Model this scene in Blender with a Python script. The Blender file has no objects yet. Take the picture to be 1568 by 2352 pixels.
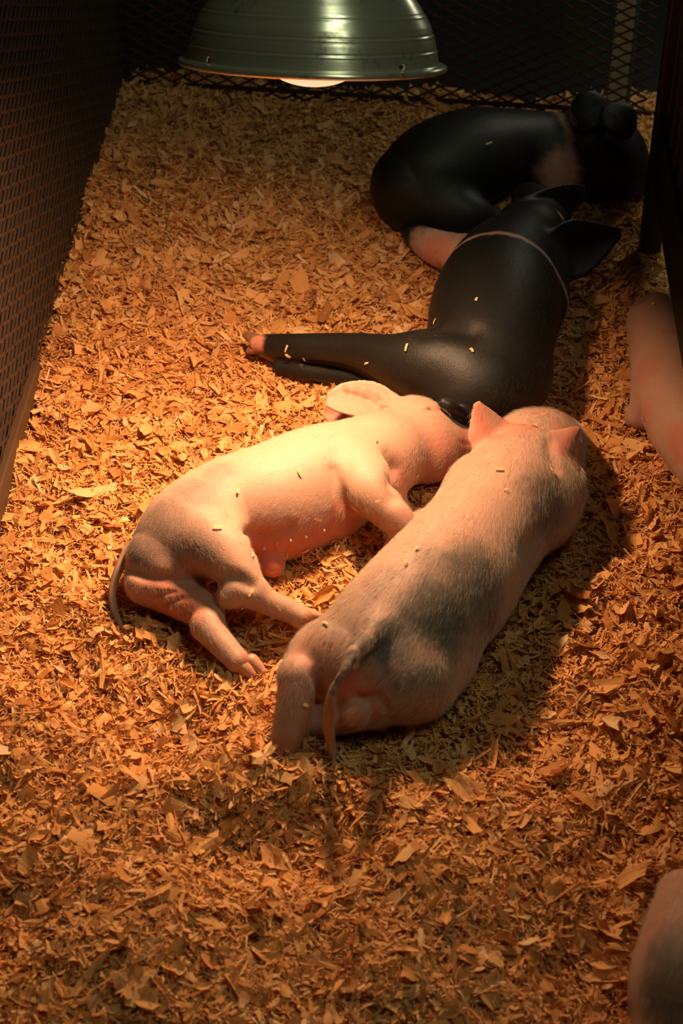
import bpy, math, random
import numpy as np
from mathutils import Vector
from mathutils.bvhtree import BVHTree

random.seed(7)
rng = np.random.default_rng(11)
C = bpy.context.scene.collection
sc = bpy.context.scene

# ------------------------------------------------------------------ camera
H_CAM, FPX, PITCH = 1.5, 4130.0, math.radians(40)
cam_d = bpy.data.cameras.new('camera')
cam = bpy.data.objects.new('camera', cam_d); C.objects.link(cam)
cam.location = (0, 0, H_CAM)
cam.rotation_euler = (math.pi/2 - PITCH, 0, 0)
cam_d.sensor_fit = 'VERTICAL'; cam_d.sensor_height = 36.0
cam_d.lens = FPX/2352*36.0
cam_d.dof.use_dof = True; cam_d.dof.focus_distance = 2.30; cam_d.dof.aperture_fstop = 7.0
sc.camera = cam

# ------------------------------------------------------------------ world, lights, exposure
sc.view_settings.view_transform = 'Standard'
sc.view_settings.look = 'None'
sc.view_settings.exposure = 0.0
sc.view_settings.gamma = 1.0
W = bpy.data.worlds.new('barn_gloom'); sc.world = W
W.use_nodes = True
W.node_tree.nodes['Background'].inputs[0].default_value = (0.0090, 0.0085, 0.0058, 1)
W.node_tree.nodes['Background'].inputs[1].default_value = 1.0

AMBIENT_W = 18.0
al = bpy.data.lights.new('overhead_fill_light', 'AREA')  # unseen area light added overhead for ambient fill and the dome highlight
al.shape = 'RECTANGLE'; al.size = 0.35; al.size_y = 1.5
al.energy = AMBIENT_W; al.color = (0.92, 1.0, 0.70)
alo = bpy.data.objects.new('overhead_fill_light', al); C.objects.link(alo)
alo.location = (1.0, 0.85, 2.8)
alo.rotation_euler = (Vector((0.1, 1.9, 0.0)) - Vector(alo.location)).to_track_quat('-Z', 'Y').to_euler()

LAMP_W = 11.0
LAMP_COL = (1.0, 0.58, 0.31)
LAMP_PX = (718, 147, 0.59)
LAMP_TILT = math.radians(21.0)

# ------------------------------------------------------------------ image point -> world point
SP, CP = math.sin(PITCH), math.cos(PITCH)
def ray(px, py):
    x, u = (px-784)/FPX, (1176-py)/FPX
    return np.array([x, CP + u*SP, -SP + u*CP])
def at(px, py, z=0.0):
    r = ray(px, py)
    t = (z - H_CAM)/r[2]
    return np.array([0, 0, H_CAM]) + r*t
def depth(p):
    return p[1]*CP - (p[2]-H_CAM)*SP
def S(px, py, z, r):
    p = at(px, py, z)
    return (p[0], p[1], p[2], r*depth(p)/FPX)

# ------------------------------------------------------------------ small helpers
def tag(o, label=None, cat=None, group=None, kind=None):
    if label: o['label'] = label
    if cat: o['category'] = cat
    if group: o['group'] = group
    if kind: o['kind'] = kind
    return o
def empty(name, loc):
    o = bpy.data.objects.new(name, None); C.objects.link(o); o.location = loc
    o.empty_display_size = 0.02
    return o
def np_mesh(name, V, F, mat, parent=None, smooth=False, uniform=True):
    """V (n,3), F list of arrays of polys or an (m,k) array"""
    me = bpy.data.meshes.new(name)
    V = np.asarray(V, dtype=np.float32)
    if isinstance(F, np.ndarray):
        k = F.shape[1]; m = len(F)
        tot = np.full(m, k, dtype=np.int32); flat = F.astype(np.int32).ravel()
    else:
        tot = np.array([len(f) for f in F], dtype=np.int32)
        flat = np.array([i for f in F for i in f], dtype=np.int32); m = len(F)
    start = np.concatenate([[0], np.cumsum(tot)[:-1]]).astype(np.int32)
    me.vertices.add(len(V)); me.vertices.foreach_set('co', V.ravel())
    me.loops.add(len(flat)); me.loops.foreach_set('vertex_index', flat)
    me.polygons.add(m); me.polygons.foreach_set('loop_start', start)
    me.polygons.foreach_set('loop_total', tot)
    me.update(calc_edges=True)
    me.polygons.foreach_set('use_smooth', np.full(m, smooth, dtype=bool))
    if mat: me.materials.append(mat)
    me.validate()
    o = bpy.data.objects.new(name, me); C.objects.link(o)
    if parent is not None:
        o.parent = parent
        o.matrix_parent_inverse = parent.matrix_basis.inverted() if parent.type == 'EMPTY' else parent.matrix_basis.inverted()
    return o
def attr(me, name, vals, domain='POINT'):
    a = me.attributes.new(name, 'FLOAT', domain)
    a.data.foreach_set('value', np.asarray(vals, dtype=np.float32))

# boxes gathered in numpy
class MB:
    def __init__(s): s.V = []; s.F = []; s.n = 0
    def box_axes(s, c, ax, ay, az):
        c, ax, ay, az = map(lambda q: np.asarray(q, float), (c, ax, ay, az))
        v = [c+i*ax+j*ay+k*az for i in (-1, 1) for j in (-1, 1) for k in (-1, 1)]
        f = [(0,1,3,2),(4,6,7,5),(0,4,5,1),(2,3,7,6),(0,2,6,4),(1,5,7,3)]
        s.V += v; s.F += [tuple(i+s.n for i in q) for q in f]; s.n += 8
    def bar(s, a, b, side, w, t):
        a, b, side = np.asarray(a, float), np.asarray(b, float), np.asarray(side, float)
        d = (b-a)/2; L = np.linalg.norm(d)
        n = np.cross(d/L, side); n /= np.linalg.norm(n)
        sd = np.cross(n, d/L)
        s.box_axes((a+b)/2, d, sd*w/2, n*t/2)
    def build(s, name, mat, parent=None, smooth=False, bevel=0):
        o = np_mesh(name, np.array(s.V), s.F, mat, parent, smooth)
        if bevel:
            m = o.modifiers.new('bevel', 'BEVEL'); m.width = bevel; m.segments = 2
        return o

def noise2(x, y, scale, seed):
    """cheap smooth value noise"""
    r = np.random.default_rng(seed)
    T = r.random((64, 64))
    u, v = x/scale + 100.3, y/scale + 57.7
    i, j = np.floor(u).astype(int), np.floor(v).astype(int)
    fu, fv = u-i, v-j
    fu = fu*fu*(3-2*fu); fv = fv*fv*(3-2*fv)
    g = lambda a, b: T[a % 64, b % 64]
    return ((g(i, j)*(1-fu)+g(i+1, j)*fu)*(1-fv) + (g(i, j+1)*(1-fu)+g(i+1, j+1)*fu)*fv)*2-1

# ------------------------------------------------------------------ materials
def new_mat(name):
    m = bpy.data.materials.new(name); m.use_nodes = True
    nt = m.node_tree
    return m, nt, nt.nodes, nt.links, nt.nodes['Principled BSDF']
def nd(nt, typ, **kw):
    n = nt.nodes.new(typ)
    for k, v in kw.items():
        if k in n.bl_rna.properties.keys(): setattr(n, k, v)
    return n
def attr_node(nt, name):
    n = nt.nodes.new('ShaderNodeAttribute'); n.attribute_name = name; return n
def mixc(nt, fac, a, b, mode='MIX'):
    n = nt.nodes.new('ShaderNodeMix'); n.data_type = 'RGBA'; n.blend_type = mode
    if isinstance(fac, (int, float)): n.inputs[0].default_value = fac
    else: nt.links.new(fac, n.inputs[0])
    for s, q in ((6, a), (7, b)):
        if isinstance(q, tuple): n.inputs[s].default_value = (*q, 1)
        else: nt.links.new(q, n.inputs[s])
    return n.outputs[2]
def noise_tex(nt, scale, detail=3, rough=0.5, vec=None, dist=0.0):
    n = nt.nodes.new('ShaderNodeTexNoise'); n.inputs['Scale'].default_value = scale
    n.inputs['Detail'].default_value = detail; n.inputs['Roughness'].default_value = rough
    n.inputs['Distortion'].default_value = dist
    if vec is None:
        tc = nt.nodes.new('ShaderNodeTexCoord'); vec = tc.outputs['Object']
    nt.links.new(vec, n.inputs['Vector'])
    return n.outputs['Fac']
def ramp(nt, fac, stops):
    n = nt.nodes.new('ShaderNodeValToRGB'); nt.links.new(fac, n.inputs[0])
    e = n.color_ramp.elements
    while len(e) > 1: e.remove(e[-1])
    e[0].position = stops[0][0]; e[0].color = (*stops[0][1], 1)
    for p, c in stops[1:]:
        q = e.new(p); q.color = (*c, 1)
    return n.outputs[0]
def bump(nt, h, strength, dist, bsdf):
    b = nt.nodes.new('ShaderNodeBump'); b.inputs['Strength'].default_value = strength
    b.inputs['Distance'].default_value = dist
    nt.links.new(h, b.inputs['Height']); nt.links.new(b.outputs[0], bsdf.inputs['Normal'])

def skin_material(name, pale, red, dark, rough=0.55, sss=0.25):
    m, nt, N, L, B = new_mat(name)
    a_p = attr_node(nt, 'pink').outputs['Fac']; a_d = attr_node(nt, 'dark').outputs['Fac']
    n1 = noise_tex(nt, 35, 4)
    base = mixc(nt, a_p, pale, red)
    base = mixc(nt, n1, base, mixc(nt, 0.35, base, (0.42, 0.21, 0.15)))
    dk = mixc(nt, noise_tex(nt, 160, 2), dark, tuple(min(1, c*1.7) for c in dark))
    col = mixc(nt, a_d, base, dk)
    L.new(col, B.inputs['Base Color'])
    B.inputs['Roughness'].default_value = rough
    B.inputs['Specular IOR Level'].default_value = 0.35
    B.inputs['Subsurface Weight'].default_value = sss
    B.inputs['Subsurface Radius'].default_value = (1.0, 0.28, 0.14)
    B.inputs['Subsurface Scale'].default_value = 0.005
    mp = nt.nodes.new('ShaderNodeMath'); mp.operation = 'ADD'
    L.new(noise_tex(nt, 90, 5, 0.6), mp.inputs[0]); L.new(noise_tex(nt, 600, 2), mp.inputs[1])
    bump(nt, mp.outputs[0], 0.35, 0.0012, B)
    return m
M = {}
M['skin'] = skin_material('pink_piglet_skin', (0.49, 0.30, 0.215), (0.52, 0.135, 0.075), (0.06, 0.058, 0.045))
M['black_skin'] = skin_material('black_piglet_skin', (0.70, 0.40, 0.30), (0.72, 0.24, 0.15), (0.0085, 0.0075, 0.006), 0.50, 0.04)

def hair_material(name, pale, dark, rough=0.45):
    m, nt, N, L, B = new_mat(name)
    a_d = attr_node(nt, 'dark').outputs['Fac']
    L.new(mixc(nt, a_d, pale, dark), B.inputs['Base Color'])
    B.inputs['Roughness'].default_value = rough
    B.inputs['Specular IOR Level'].default_value = 0.4
    return m
M['hair'] = hair_material('blond_bristles', (0.55, 0.45, 0.335), (0.035, 0.034, 0.028))
M['black_hair'] = hair_material('black_bristles', (0.75, 0.62, 0.5), (0.010, 0.0085, 0.0068), 0.38)

def simple(name, col, rough=0.5, metal=0.0, bscale=None, bstr=0.3, bdist=0.002, var=None, vscale=20):
    m, nt, N, L, B = new_mat(name)
    if var: L.new(mixc(nt, noise_tex(nt, vscale, 5, 0.65), col, var), B.inputs['Base Color'])
    else: B.inputs['Base Color'].default_value = (*col, 1)
    B.inputs['Roughness'].default_value = rough; B.inputs['Metallic'].default_value = metal
    if bscale: bump(nt, noise_tex(nt, bscale, 4), bstr, bdist, B)
    return m
M['hoof'] = simple('hoof_horn', (0.50, 0.19, 0.11), 0.4, var=(0.58, 0.34, 0.22), vscale=60, bscale=150)
M['dark_hoof'] = simple('dark_hoof_horn', (0.55, 0.22, 0.13), 0.4, var=(0.10, 0.07, 0.05), vscale=60, bscale=150)
M['mesh_metal'] = simple('blackened_rusty_steel', (0.010, 0.009, 0.0075), 0.5, 0.0, 300, 0.4, 0.001, (0.075, 0.036, 0.015), 50)
M['frame_metal'] = simple('dark_painted_frame', (0.010, 0.009, 0.007), 0.55, 0.0, 60, 0.3, 0.001, (0.035, 0.019, 0.009), 25)
M['barn'] = simple('dark_barn_surface', (0.012, 0.011, 0.009), 0.9, 0.0, 20, 0.4, 0.004, (0.020, 0.015, 0.010), 8)
M['near_black'] = simple('near_black_matte', (0.0035, 0.0032, 0.0028), 0.9)  # flat near-black for the floor and backing sheets
M['board'] = simple('grimy_wood', (0.10, 0.048, 0.02), 0.6, 0.0, 40, 0.4, 0.002, (0.06, 0.03, 0.012), 12)
M['pale_post'] = simple('pale_painted_post', (0.62, 0.60, 0.42), 0.6, 0, 30, 0.2, 0.001, (0.45, 0.44, 0.30), 14)
M['blue_trim'] = simple('blue_metal_trim', (0.05, 0.22, 0.24), 0.5)
M['socket'] = simple('black_bakelite', (0.015, 0.015, 0.014), 0.4)
M['teat'] = simple('pale_teat_skin', (0.62, 0.36, 0.26), 0.5)

# aluminium reflector: brushed in rings
m, nt, N, L, B = new_mat('spun_aluminium')
B.inputs['Metallic'].default_value = 0.8; B.inputs['Roughness'].default_value = 0.30
tc = nt.nodes.new('ShaderNodeTexCoord')
mp = nt.nodes.new('ShaderNodeMapping'); mp.inputs['Scale'].default_value = (6, 6, 420)
L.new(tc.outputs['Object'], mp.inputs['Vector'])
rings = noise_tex(nt, 1.0, 3, 0.6, mp.outputs[0])
stain = noise_tex(nt, 22, 5, 0.7)
c1 = mixc(nt, rings, (0.62, 0.62, 0.46), (0.80, 0.80, 0.62))
st = ramp(nt, stain, [(0.0, (1, 1, 1)), (0.58, (1, 1, 1)), (0.72, (0.35, 0.33, 0.26)), (1.0, (0.25, 0.22, 0.16))])
L.new(mixc(nt, 1.0, c1, st, 'MULTIPLY'), B.inputs['Base Color'])
bump(nt, rings, 0.10, 0.0008, B)
B.inputs['Anisotropic'].default_value = 0.75; B.inputs['Anisotropic Rotation'].default_value = 0.25
tg = nt.nodes.new('ShaderNodeTangent'); tg.direction_type = 'RADIAL'; tg.axis = 'Z'; L.new(tg.outputs[0], B.inputs['Tangent'])
M['aluminium'] = m

m, nt, N, L, B = new_mat('glowing_bulb_glass')
B.inputs['Base Color'].default_value = (0.9, 0.8, 0.7, 1)
B.inputs['Emission Color'].default_value = (1.0, 0.60, 0.36, 1)
B.inputs['Emission Strength'].default_value = 1.0
bump(nt, noise_tex(nt, 180, 3), 0.8, 0.002, B)
M['bulb'] = m

# shavings
m, nt, N, L, B = new_mat('pine_shavings')
t = attr_node(nt, 'tint').outputs['Fac']
col = ramp(nt, t, [(0.0, (0.36, 0.15, 0.045)), (0.18, (0.62, 0.28, 0.09)), (0.45, (0.80, 0.42, 0.15)),
                   (0.75, (0.86, 0.51, 0.215)), (0.93, (0.88, 0.62, 0.34)), (1.0, (0.90, 0.70, 0.45))])
col = mixc(nt, noise_tex(nt, 120, 4, 0.6), col, mixc(nt, 1.0, col, (0.82, 0.72, 0.60), 'MULTIPLY'))
L.new(col, B.inputs['Base Color'])
B.inputs['Roughness'].default_value = 0.75; B.inputs['Specular IOR Level'].default_value = 0.2
bump(nt, noise_tex(nt, 500, 3), 0.3, 0.001, B)
tr = nt.nodes.new('ShaderNodeBsdfTranslucent'); L.new(col, tr.inputs[0])
mx = nt.nodes.new('ShaderNodeMixShader'); mx.inputs[0].default_value = 0.22
L.new(B.outputs[0], mx.inputs[1]); L.new(tr.outputs[0], mx.inputs[2])
L.new(mx.outputs[0], N['Material Output'].inputs[0])
M['shaving'] = m

# ------------------------------------------------------------------ pen frame of reference
YAW = math.radians(-2.7)           # the pen runs slightly to the right of the view
UD = np.array([math.sin(-YAW), math.cos(-YAW), 0.0])    # along the pen, away from the camera
RD = np.array([UD[1], -UD[0], 0.0])                      # to the right
UPV = np.array([0, 0, 1.0])
BL = at(285, 205)                   # back left floor corner
LB = at(0, 1150)                    # left wall base near the camera
def pen(r, u, z=0.0):               # pen coordinates: r right of left wall, u along from the back (negative = nearer)
    return BL + RD*r + UD*u + UPV*z
BD = at(1400, 268)-at(285, 200); BD[2] = 0; BD /= np.linalg.norm(BD)     # back panel runs slightly askew
BN = np.array([-BD[1], BD[0], 0.0])
def backp(r, n=0.0, z=0.0): return BL+BD*r+BN*n+UPV*z
PEN_L = 2.6
PEN_W = float(np.dot(at(1470, 300) - BL, RD))

# ------------------------------------------------------------------ structure
def slab(name, c, ax, ay, az, mat, kind='structure', label=None, cat=None):
    b = MB(); b.box_axes(c, ax, ay, az); o = b.build(name, mat)
    if kind: o['kind'] = kind
    if label: tag(o, label, cat)
    return o
slab('floor', pen(PEN_W/2, -0.6, -0.07), RD*2.2, UD*3.4, UPV*0.02, M['near_black'])
slab('wall_back', pen(PEN_W/2, 1.3, 1.2), RD*2.2, UD*0.02, UPV*1.3, M['barn'])
bw = MB()
for k in range(34):   # ribbed cladding beyond the left mesh
    bw.box_axes(pen(-0.50, 1.2 - k*0.12, 1.2), RD*0.012, UD*0.032, UPV*1.3)
bw.box_axes(pen(-0.53, -0.6, 1.2), RD*0.015, UD*2.2, UPV*1.3)
o = bw.build('wall_left', M['barn']); o['kind'] = 'structure'
slab('wall_right', pen(PEN_W+0.75, -0.6, 1.2), RD*0.02, UD*2.2, UPV*1.3, M['barn'])

# ------------------------------------------------------------------ implicit bodies
class Field:
    def __init__(s, res, margin=0.03):
        s.res = res; s.ops = []; s.flow = []; s.lo = np.full(3, 9e9); s.hi = -s.lo; s.mg = margin
    def _track(s, prims):
        for a, b, ra, rb in prims:
            for p, r in ((a, ra), (b, rb)):
                s.lo = np.minimum(s.lo, p-r); s.hi = np.maximum(s.hi, p+r)
    def add(s, prims, k, op='add'):
        s.ops.append((op, prims, k))
        if op == 'add': s._track(prims)
    @staticmethod
    def spline(pts, step=5):
        P = np.array(pts, float)
        if len(P) == 1: return np.vstack([P, P])
        Q = np.vstack([2*P[0]-P[1], P, 2*P[-1]-P[-2]])
        Q[0, 3] = P[0, 3]; Q[-1, 3] = P[-1, 3]
        out = []
        for i in range(1, len(Q)-2):
            for j in range(step):
                t = j/step
                out.append(0.5*((2*Q[i]) + (-Q[i-1]+Q[i+1])*t + (2*Q[i-1]-5*Q[i]+4*Q[i+1]-Q[i+2])*t*t + (-Q[i-1]+3*Q[i]-3*Q[i+1]+Q[i+2])*t**3))
        out.append(P[-1])
        return np.array(out)
    def chain(s, pts, k=0.012, flow=0, op='add', step=9, world=False):
        """pts in (px, py, z, r_px); flow +1/-1 = hair runs along / against the chain"""
        W_ = pts if world else [S(*p) for p in pts]
        q = s.spline(W_, step)
        prims = [(q[i, :3], q[i+1, :3], q[i, 3], q[i+1, 3]) for i in range(len(q)-1)]
        s.add(prims, k, op)
        if flow:
            for i in range(len(q)-1):
                t = q[i+1, :3]-q[i, :3]; n = np.linalg.norm(t)
                if n > 1e-6: s.flow.append((*((q[i, :3]+q[i+1, :3])/2), *(t/n*flow), (q[i, 3]+q[i+1, 3])/2))
        return q
    def blob(s, px, py, z, r, k=0.015):
        p = S(px, py, z, r); a = np.array(p[:3]); s.add([(a, a, p[3], p[3])], k)
    def groove(s, pts, k=0.010, sub=True, out=0.45):
        if sub: pts = [(*pts[0][:2], pts[0][2]*0.3)]+list(pts[1:-1])+[(*pts[-1][:2], pts[-1][2]*0.3)]
        """crease (or ridge) laid along the surface seen at the given image points (px, py, r_px)"""
        s.ops.append(('gsub' if sub else 'gadd', [pts, out], k))
    def hit(s, px, py, D=None):
        D = s.D if D is None else D
        o = np.array([0, 0, H_CAM]); r = ray(px, py); r = r/np.linalg.norm(r)
        t = np.arange(1.2, 4.0, s.res*0.5)
        P = o+r*t[:, None]
        q = np.round((P-s.lo)/s.res).astype(int)
        ok = np.all((q >= 0) & (q < np.array(D.shape)), axis=1)
        if not ok.any(): return None
        P, q = P[ok], q[ok]; v = D[q[:, 0], q[:, 1], q[:, 2]]
        w = np.nonzero(v < 0)[0]
        return P[w[0]] if len(w) else None
    def ear(s, base, tip, width, side, cup=0.35, thick=0.0022, k=0.006, prof='leaf', curl=0.0):
        """leaf shaped sheet from base to tip (world points); side = world vector across the leaf"""
        base, tip, side = map(lambda q: np.asarray(q, float), (base, tip, side))
        d = tip-base; L = np.linalg.norm(d); d /= L
        side = side - d*np.dot(side, d); side /= np.linalg.norm(side)
        n = np.cross(d, side)
        if n[2] < 0 and abs(n[2]) > 0.0: pass
        prims = []
        nu = max(8, int(L/0.003)); 
        for i in range(nu+1):
            u = i/nu
            tb = dict(leaf=[.45,.80,.97,1.0,.93,.75,.36], point=[.80,.98,1.0,.84,.62,.38,.12], flop=[.70,.95,1.0,.92,.76,.52,.16])[prof]
            w = width*float(np.interp(u*6, range(7), tb))
            w = max(w, 0.0)
            prev = None
            nv = max(2, int(2*w/0.004))
            for j in range(nv+1):
                v = -1+2*j/nv
                p = base + d*(u*L) + side*(v*w) + n*(cup*w*(v*v) + curl*L*u*u)
                th = thick*(1.5-0.5*u) if u < 0.5 else thick*1.15
                if prev is not None: prims.append((prev, p, th, th))
                prev = p
        s.add(prims, k)
        return dict(base=base, d=d, side=side, n=n, L=L, w=width)
    def solve(s):
        s.lo -= s.mg; s.hi += s.mg
        dims = np.ceil((s.hi-s.lo)/s.res).astype(int)+1
        D = np.full(dims, 0.2, dtype=np.float32)
        ax = [ (s.lo[i] + np.arange(dims[i])*s.res).astype(np.float32) for i in range(3)]
        for op, prims, k in s.ops:
            if op[0] == 'g':
                pts, out = prims; cps = []
                for px, py, rp in pts:
                    h = s.hit(px, py, D)
                    if h is None: continue
                    tr = np.array([0, 0, H_CAM])-h; tr /= np.linalg.norm(tr)
                    rw = rp*depth(h)/FPX
                    cps.append((*(h+tr*rw*out), rw))
                if len(cps) < 2: continue
                q = s.spline(cps, 4)
                prims = [(q[i, :3], q[i+1, :3], q[i, 3], q[i+1, 3]) for i in range(len(q)-1)]
                op = op[1:]
            mr = k + 4*s.res + 0.004
            lo = np.min([np.minimum(a-ra, b-rb) for a, b, ra, rb in prims], axis=0) - mr
            hi = np.max([np.maximum(a+ra, b+rb) for a, b, ra, rb in prims], axis=0) + mr
            i0 = np.maximum(np.floor((lo-s.lo)/s.res).astype(int), 0)
            i1 = np.minimum(np.ceil((hi-s.lo)/s.res).astype(int)+1, dims)
            G = np.full(i1-i0, 0.2, dtype=np.float32)
            for a, b, ra, rb in prims:
                pl = np.minimum(a-ra, b-rb)-mr; ph = np.maximum(a+ra, b+rb)+mr
                j0 = np.maximum(np.floor((pl-s.lo)/s.res).astype(int), i0)
                j1 = np.minimum(np.ceil((ph-s.lo)/s.res).astype(int)+1, i1)
                if np.any(j1 <= j0): continue
                x = ax[0][j0[0]:j1[0]][:, None, None]-np.float32(a[0])
                y = ax[1][j0[1]:j1[1]][None, :, None]-np.float32(a[1])
                z = ax[2][j0[2]:j1[2]][None, None, :]-np.float32(a[2])
                ba = (b-a).astype(np.float32); bb = float(np.dot(ba, ba))
                if bb < 1e-10: dd = np.sqrt(x*x+y*y+z*z)-np.float32(ra)
                else:
                    t = np.clip((x*ba[0]+y*ba[1]+z*ba[2])/np.float32(bb), 0, 1)
                    dd = np.sqrt((x-t*ba[0])**2+(y-t*ba[1])**2+(z-t*ba[2])**2)-(np.float32(ra)+np.float32(rb-ra)*t)
                sl = tuple(slice(j0[q]-i0[q], j1[q]-i0[q]) for q in range(3))
                np.minimum(G[sl], dd, out=G[sl])
            sl = tuple(slice(i0[q], i1[q]) for q in range(3))
            A = D[sl]; k = np.float32(k)
            if op == 'add':
                h = np.maximum(k-np.abs(A-G), 0)/k
                D[sl] = np.minimum(A, G)-h*h*k*0.25
            else:
                G = -G
                h = np.maximum(k-np.abs(A-G), 0)/k
                D[sl] = np.maximum(A, G)+h*h*k*0.25
        s.D = D; s.dims = dims
        return D
    def sample(s, P):
        q = np.round((P-s.lo)/s.res).astype(int)
        ok = np.all((q >= 0) & (q < s.dims), axis=1)
        out = np.full(len(P), 0.2, dtype=np.float32)
        qq = q[ok]; out[ok] = s.D[qq[:, 0], qq[:, 1], qq[:, 2]]
        return out
    def mesh(s, smooth_it=4):
        D = s.D; ins = D < 0
        nx, ny, nz = D.shape
        cnt = np.zeros((nx-1, ny-1, nz-1), dtype=np.int8)
        cor = [(i, j, k) for i in (0, 1) for j in (0, 1) for k in (0, 1)]
        for i, j, k in cor: cnt += ins[i:nx-1+i, j:ny-1+j, k:nz-1+k]
        act = (cnt > 0) & (cnt < 8)
        ijk = np.argwhere(act)
        idx = np.full(act.shape, -1, dtype=np.int32); idx[act] = np.arange(len(ijk))
        pos = np.zeros((len(ijk), 3)); num = np.zeros(len(ijk))
        for a in cor:
            for q in range(3):
                if a[q] == 0:
                    b = list(a); b[q] = 1
                    va = D[ijk[:, 0]+a[0], ijk[:, 1]+a[1], ijk[:, 2]+a[2]]
                    vb = D[ijk[:, 0]+b[0], ijk[:, 1]+b[1], ijk[:, 2]+b[2]]
                    mk = (va < 0) != (vb < 0)
                    t = np.where(mk, va/np.where(mk, va-vb, 1), 0)
                    p = np.array(a, float)[None, :].repeat(len(ijk), 0); p[:, q] += t
                    pos += p*mk[:, None]; num += mk
        pos = pos/num[:, None]+ijk
        V = s.lo+pos*s.res
        quads = []
        for q in range(3):
            o1, o2 = (q+1) % 3, (q+2) % 3
            sl0 = [slice(None)]*3; sl1 = [slice(None)]*3
            sl0[q] = slice(0, -1); sl1[q] = slice(1, None)
            A, B_ = ins[tuple(sl0)], ins[tuple(sl1)]
            e = np.argwhere(A != B_)
            e = e[(e[:, o1] > 0) & (e[:, o2] > 0) & (e[:, o1] < D.shape[o1]-1) & (e[:, o2] < D.shape[o2]-1)]
            f = A[e[:, 0], e[:, 1], e[:, 2]]
            def cell(d1, d2):
                c = e.copy(); c[:, o1] += d1; c[:, o2] += d2
                return idx[c[:, 0], c[:, 1], c[:, 2]]
            Q = np.stack([cell(-1, -1), cell(0, -1), cell(0, 0), cell(-1, 0)], 1)
            Q[~f] = Q[~f][:, ::-1]
            quads.append(Q)
        Q = np.vstack(quads)
        # light Taubin smoothing
        e = np.vstack([Q[:, [0, 1]], Q[:, [1, 2]], Q[:, [2, 3]], Q[:, [3, 0]]])
        n = len(V); deg = np.bincount(e[:, 0], minlength=n)+np.bincount(e[:, 1], minlength=n)
        for it in range(smooth_it):
            for lam in (0.5, -0.45):
                acc = np.stack([np.bincount(e[:, 0], V[e[:, 1], c], n)+np.bincount(e[:, 1], V[e[:, 0], c], n) for c in range(3)], 1)
                V = V+lam*(acc/deg[:, None]-V)
        return V, Q

ALL_FIELDS = []
ALL_BVH = []
def sstep(a, b, x):
    t = np.clip((x-a)/(b-a), 0, 1); return t*t*(3-2*t)

def n3(P, s, seed):
    return (noise2(P[:, 0]+P[:, 2]*0.7, P[:, 1]-P[:, 2]*0.4, s, seed)+noise2(P[:, 1]+11+P[:, 2], P[:, 2]*1.3+P[:, 0], s, seed+1))*0.5

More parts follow.
